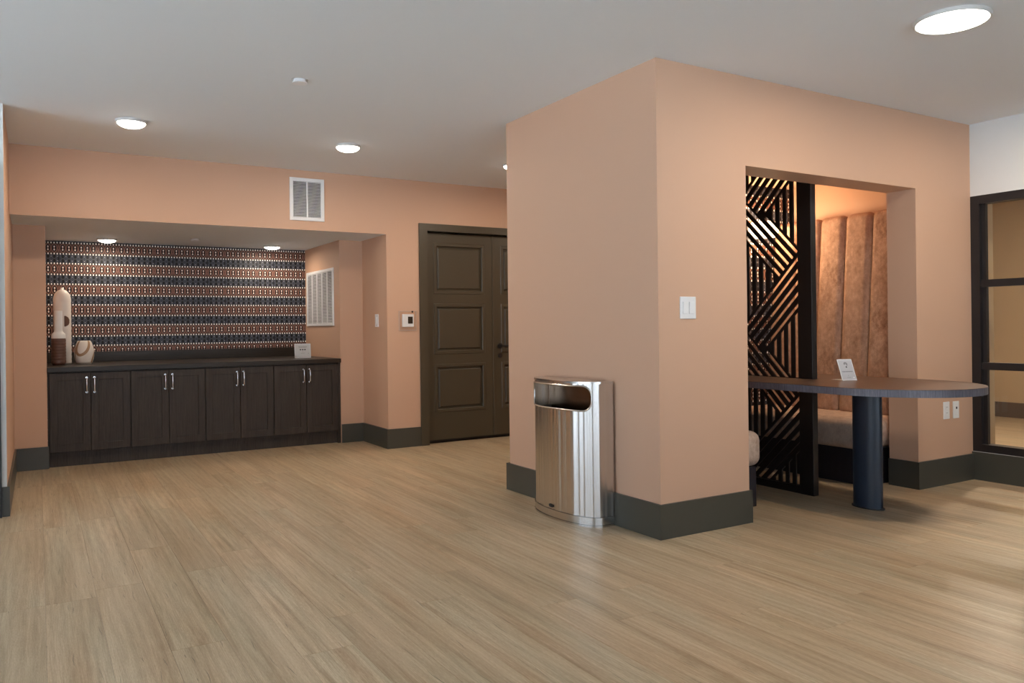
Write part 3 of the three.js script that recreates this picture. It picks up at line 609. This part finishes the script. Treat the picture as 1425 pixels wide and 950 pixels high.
// ---------------------------------------------------------------- booth: screen, benches, table, lamp
const XC = 4.435;
{
  const t = thing('divider_screen', 'black slatted divider screen with diagonal slots across the booth table', 'screen', [XC, 0, 0]);
  const zf = -3.597, zm = -4.09, top = 2.30, P = 0.948, clips = [];
  const clip = (poly, a, b, c) => {             // keep a*z + b*y <= c
    const o = [];
    for (let i = 0; i < poly.length; i++) {
      const p = poly[i], q = poly[(i + 1) % poly.length], fp = a * p[0] + b * p[1] - c, fq = a * q[0] + b * q[1] - c;
      if (fp <= 0) o.push(p); if (fp * fq < 0) { const f = fp / (fp - fq); o.push([p[0] + f * (q[0] - p[0]), p[1] + f * (q[1] - p[1])]); }
    }
    return o;
  };
  const slots = [], hw = 0.0165;                 // half width of a diagonal slot measured along y
  const add = (poly) => {
    for (const [a, b, c] of [[1, 0, zf], [-1, 0, -(zm + 0.014)], [0, 1, top - 0.06], [0, -1, -0.055]]) poly = clip(poly, a, b, c);
    if (poly.length < 3) return; let A = 0; for (let i = 0; i < poly.length; i++) { const p = poly[i], q = poly[(i + 1) % poly.length]; A += p[0] * q[1] - q[0] * p[1]; }
    if (Math.abs(A) / 2 < 0.0004) return; slots.push(A > 0 ? poly : poly.reverse());
  };
  const big = 3;
  for (let k = -1; k <= 3; k++) {
    const dk = (i) => 5.205 - k * P - 0.0785 * i, sk = (i) => -1.984 - k * P - 0.0745 * i;    // d = y - z, s = y + z
    const diag = (s) => { const z = zm - 0.3; return [[z, s - z - hw], [z + big, s - z - big - hw], [z + big, s - z - big + hw], [z, s - z + hw]]; };
    const slash = (d) => { const z = zm - 0.3; return [[z, d + z - hw], [z + big, d + z + big - hw], [z + big, d + z + big + hw], [z, d + z + hw]]; };
    for (let i = 0; i < 5; i++) {
      let p = diag(sk(i)); p = clip(p, 1, -1, -(dk(0) + 0.045)); if (i === 0) p = clip(p, -1, 1, dk(4) + P - 0.045); add(p);         // ends above the first slash; the first one starts below the last slash of the row above
      let q = slash(dk(i)); q = clip(q, -1, -1, -(sk(1) - P + (i === 4 ? 0.112 : 0.040))); add(q);
    }
    for (const z of [-3.630, -3.690, -3.749, -3.811]) { let p = [[z - 0.0145, -5], [z + 0.0145, -5], [z + 0.0145, 9], [z - 0.0145, 9]]; p = clip(p, 1, 1, 1e9); p = clip(p, -1, -1, -(sk(0) + 0.042)); p = clip(p, -1, 1, dk(4) + P - 0.042); add(p); }
    for (const z of [-4.027, -3.964, -3.901, -3.834]) { let p = [[z - 0.0145, -5], [z + 0.0145, -5], [z + 0.0145, 9], [z - 0.0145, 9]]; p = clip(p, 1, 1, sk(4) - 0.042); p = clip(p, 1, -1, -(dk(0) + 0.042)); add(p); }
  }
  const z0 = 2 * zm - zf + 0.0, s = rectPath(2 * zm - zf - 0.004, zf + 0.004, 0.0, top);
  for (const poly of slots) {
    s.holes.push(new THREE.Path(poly.map(([z, y]) => new THREE.Vector2(z, y))));
    s.holes.push(new THREE.Path(poly.map(([z, y]) => new THREE.Vector2(2 * zm - z, y)).reverse()));
  }
  const g = new THREE.ExtrudeGeometry(s, { depth: 0.011, bevelEnabled: false }); g.rotateY(-Math.PI / 2); g.translate(0.0055, 0, 0);
  mesh('slotted_panel', g, M.screen, t);
  mesh('post', rbx(-0.025, 0.025, 0, top + 0.018, zf, -3.487, 0.002), M.screen, t, 'broad black end post');
  mesh('post', rbx(-0.025, 0.025, 0, top + 0.018, ZBB + 0.002, 2 * zm - zf, 0.002), M.screen, t);
  mesh('rail', bx(-0.02, 0.02, 0, 0.05, 2 * zm - zf, zf), M.screen, t); mesh('rail', bx(-0.02, 0.02, top - 0.05, top + 0.018, 2 * zm - zf, zf), M.screen, t);
}
function bench(side, label) {
  const t = thing('booth_bench', label, 'bench', [XC, 0, 0], 'booth benches'), s = side;
  const X = (a, b) => (s > 0 ? [a, b] : [-b, -a]);
  mesh('base', bx(...X(0.55, 1.08), 0, 0.25, ZBB + 0.003, -3.505), M.benchBase, t, 'dark wood plinth');
  mesh('seat_cushion', rbx(...X(0.495, 1.0), 0.25, 0.472, ZBB + 0.003, -3.49, 0.062, 5), M.seat, t, 'pale taupe suede seat cushion');
  for (let i = 0; i < 5; i++) {
    const z1 = -3.515 - 0.2325 * i, w = 0.2325, g = new RoundedBoxGeometry(0.11, 1.56, w - 0.002, 6, 0.05); g.translate(0, 0.78, 0); metreUV(g);
    const uv = g.attributes.uv; for (let k = 0; k < uv.count; k++) uv.setXY(k, uv.getX(k) + i * 0.31, uv.getY(k) + i * 0.17);
    const m = mesh('back_channel', g, M.suede, t); m.position.set(s * 0.925, 0.445, z1 - w / 2); m.rotation.z = -s * 0.082;
  }
}
bench(1, 'tan suede booth bench with tall channel-tufted back right of the screen');
bench(-1, 'suede booth bench mostly hidden behind the light-switch wall');
{
  const t = thing('booth_table', 'long dark wood table with round end on a navy oval pedestal', 'table', [XC, 0, 0]);
  const hw = 0.482, zc = -2.955, rz = 0.53, back = ZBB + 0.012, nt = 0.034, T = 0.78, th = 0.043;
  const outlinePts = (o) => { const L = []; for (let i = 0; i <= 48; i++) { const a = i / 48 * Math.PI; L.push([(hw - o) * Math.cos(a), zc + (rz - o) * Math.sin(a)]); } return L; };
  const shape = (o) => { const s = new THREE.Shape(), L = outlinePts(o); s.moveTo(L[0][0], -L[0][1]); for (const p of L.slice(1)) s.lineTo(p[0], -p[1]); s.lineTo(-hw + o, -back); s.lineTo(-nt, -back); s.lineTo(-nt, 3.478); s.lineTo(nt, 3.478); s.lineTo(nt, -back); s.lineTo(hw - o, -back); s.closePath(); return s; };
  const top = new THREE.ExtrudeGeometry(shape(0.0015), { depth: 0.003, bevelEnabled: false }); top.rotateX(-Math.PI / 2); top.translate(0, T - 0.003, 0); 
  mesh('table_top', metreUV(top), M.tableTop, t, 'dark brown wood-grain table top');
  const core = new THREE.ExtrudeGeometry(shape(0), { depth: th - 0.003, bevelEnabled: false }); core.rotateX(-Math.PI / 2); core.translate(0, T - th, 0);
  { const p = core.attributes.position, n = core.attributes.normal, uv = core.attributes.uv; for (let i = 0; i < p.count; i++) { if (Math.abs(n.getY(i)) > 0.5) uv.setXY(i, p.getX(i), p.getZ(i)); else uv.setXY(i, p.getZ(i) * 1 + p.getX(i) * 0.8, p.getY(i)); } }
  mesh('edge_band', core, M.tableEdge, t, 'grey wood-grain edge band');
  const oval = (a, b, y0, y1) => { const g = new THREE.CylinderGeometry(1, 1, y1 - y0, 48); g.scale(a, 1, b); g.translate(-0.005, (y0 + y1) / 2, -3.10); return g; };
  mesh('pedestal', oval(0.052, 0.098, 0.008, T - th - 0.01), M.navy, t, 'navy metal oval pedestal');
  mesh('foot_plate', oval(0.060, 0.108, 0, 0.008), M.black, t); mesh('mounting_plate', oval(0.045, 0.075, T - th - 0.01, T - th), M.black, t);
}
{
  const w = 0.108, h = 0.145, t = thing('table_sign', 'small leaning portrait sign card on the booth table', 'sign', [4.487, 0.78, -3.262]);
  t.rotation.y = -0.30;
  const sheet = paperSign(w, h, (c, W2, H2) => {
    c.fillStyle = 'rgb(178,179,184)'; c.fillRect(0, 0, W2, H2);
    c.strokeStyle = 'rgb(70,70,74)'; c.lineWidth = 9; c.beginPath(); c.arc(128, 78, 30, Math.PI * 0.95, Math.PI * 2.3); c.stroke(); c.beginPath(); c.arc(128, 78, 13, Math.PI * 0.9, Math.PI * 2.2); c.stroke();
    c.fillStyle = 'rgb(20,20,22)'; c.beginPath(); c.arc(132, 126, 13, 0, 7); c.fill();
    c.fillStyle = 'rgb(96,96,100)'; for (let i = 0; i < 16; i++) c.fillRect(30 + i * 12.6, 196 + (i % 2) * 2, 8, 16);
    c.fillStyle = 'rgb(120,120,124)'; c.fillRect(122, 272, 10, 10); for (let i = 0; i < 9; i++) c.fillRect(94 + i * 8.6, 302, 6, 8);
    c.fillStyle = 'rgb(235,235,235)'; c.fillRect(212, 300, 20, 18);
  });
  const plateG = rbx(-w / 2, w / 2, 0, h, -0.0015, 0.0015, 0.0007, 1); plateG.rotateX(-0.40); mesh('holder_plate', plateG, M.plastic, t, 'pale acrylic holder');
  const g = new THREE.PlaneGeometry(w - 0.008, h - 0.008); g.translate(0, h / 2, 0.0022); g.rotateX(-0.40); mesh('printed_sheet', g, sheet, t);
  mesh('foot', rbx(-w / 2, w / 2, 0, 0.003, -0.11, 0.003, 0.001, 1), M.plastic, t, 'pale holder foot');
}
{
  const t = thing('wall_sconce', 'glowing drum wall lamp seen through the slots of the screen', 'wall lamp', [5.14, 1.925, ZBB]);
  const dr = new THREE.LatheGeometry([[0.0001, -0.062], [0.095, -0.062], [0.115, -0.05], [0.12, 0], [0.115, 0.05], [0.095, 0.062], [0.0001, 0.062]].map((p) => new THREE.Vector2(...p)), 40); dr.translate(0, 0, 0.15);
  mesh('shade', dr, new THREE.MeshStandardMaterial({ color: 0xffffff, emissive: new THREE.Color().setRGB(1, 0.78, 0.5), emissiveIntensity: 4, roughness: 0.7 }), t, 'glowing drum shade');
  mesh('wall_plate', rbx(-0.05, 0.05, -0.05, 0.05, 0.001, 0.02, 0.004), M.blackMetal, t); mesh('arm', bx(-0.012, 0.012, -0.012, 0.012, 0.02, 0.03), M.blackMetal, t);
  const l = new THREE.PointLight(new THREE.Color().setRGB(1, 0.66, 0.38), 1.7); l.position.set(0, 0, 0.15); l.shadow.radius = 4; l.name = 'sconce_light'; t.add(l);
}

scene.traverse((o) => {
  if (o.isMesh) { const clear = o.material.transmission > 0.5; o.castShadow = !clear; o.receiveShadow = !clear; }
  if (o.isPointLight) o.castShadow = true;
});
renderer.render(scene, camera);
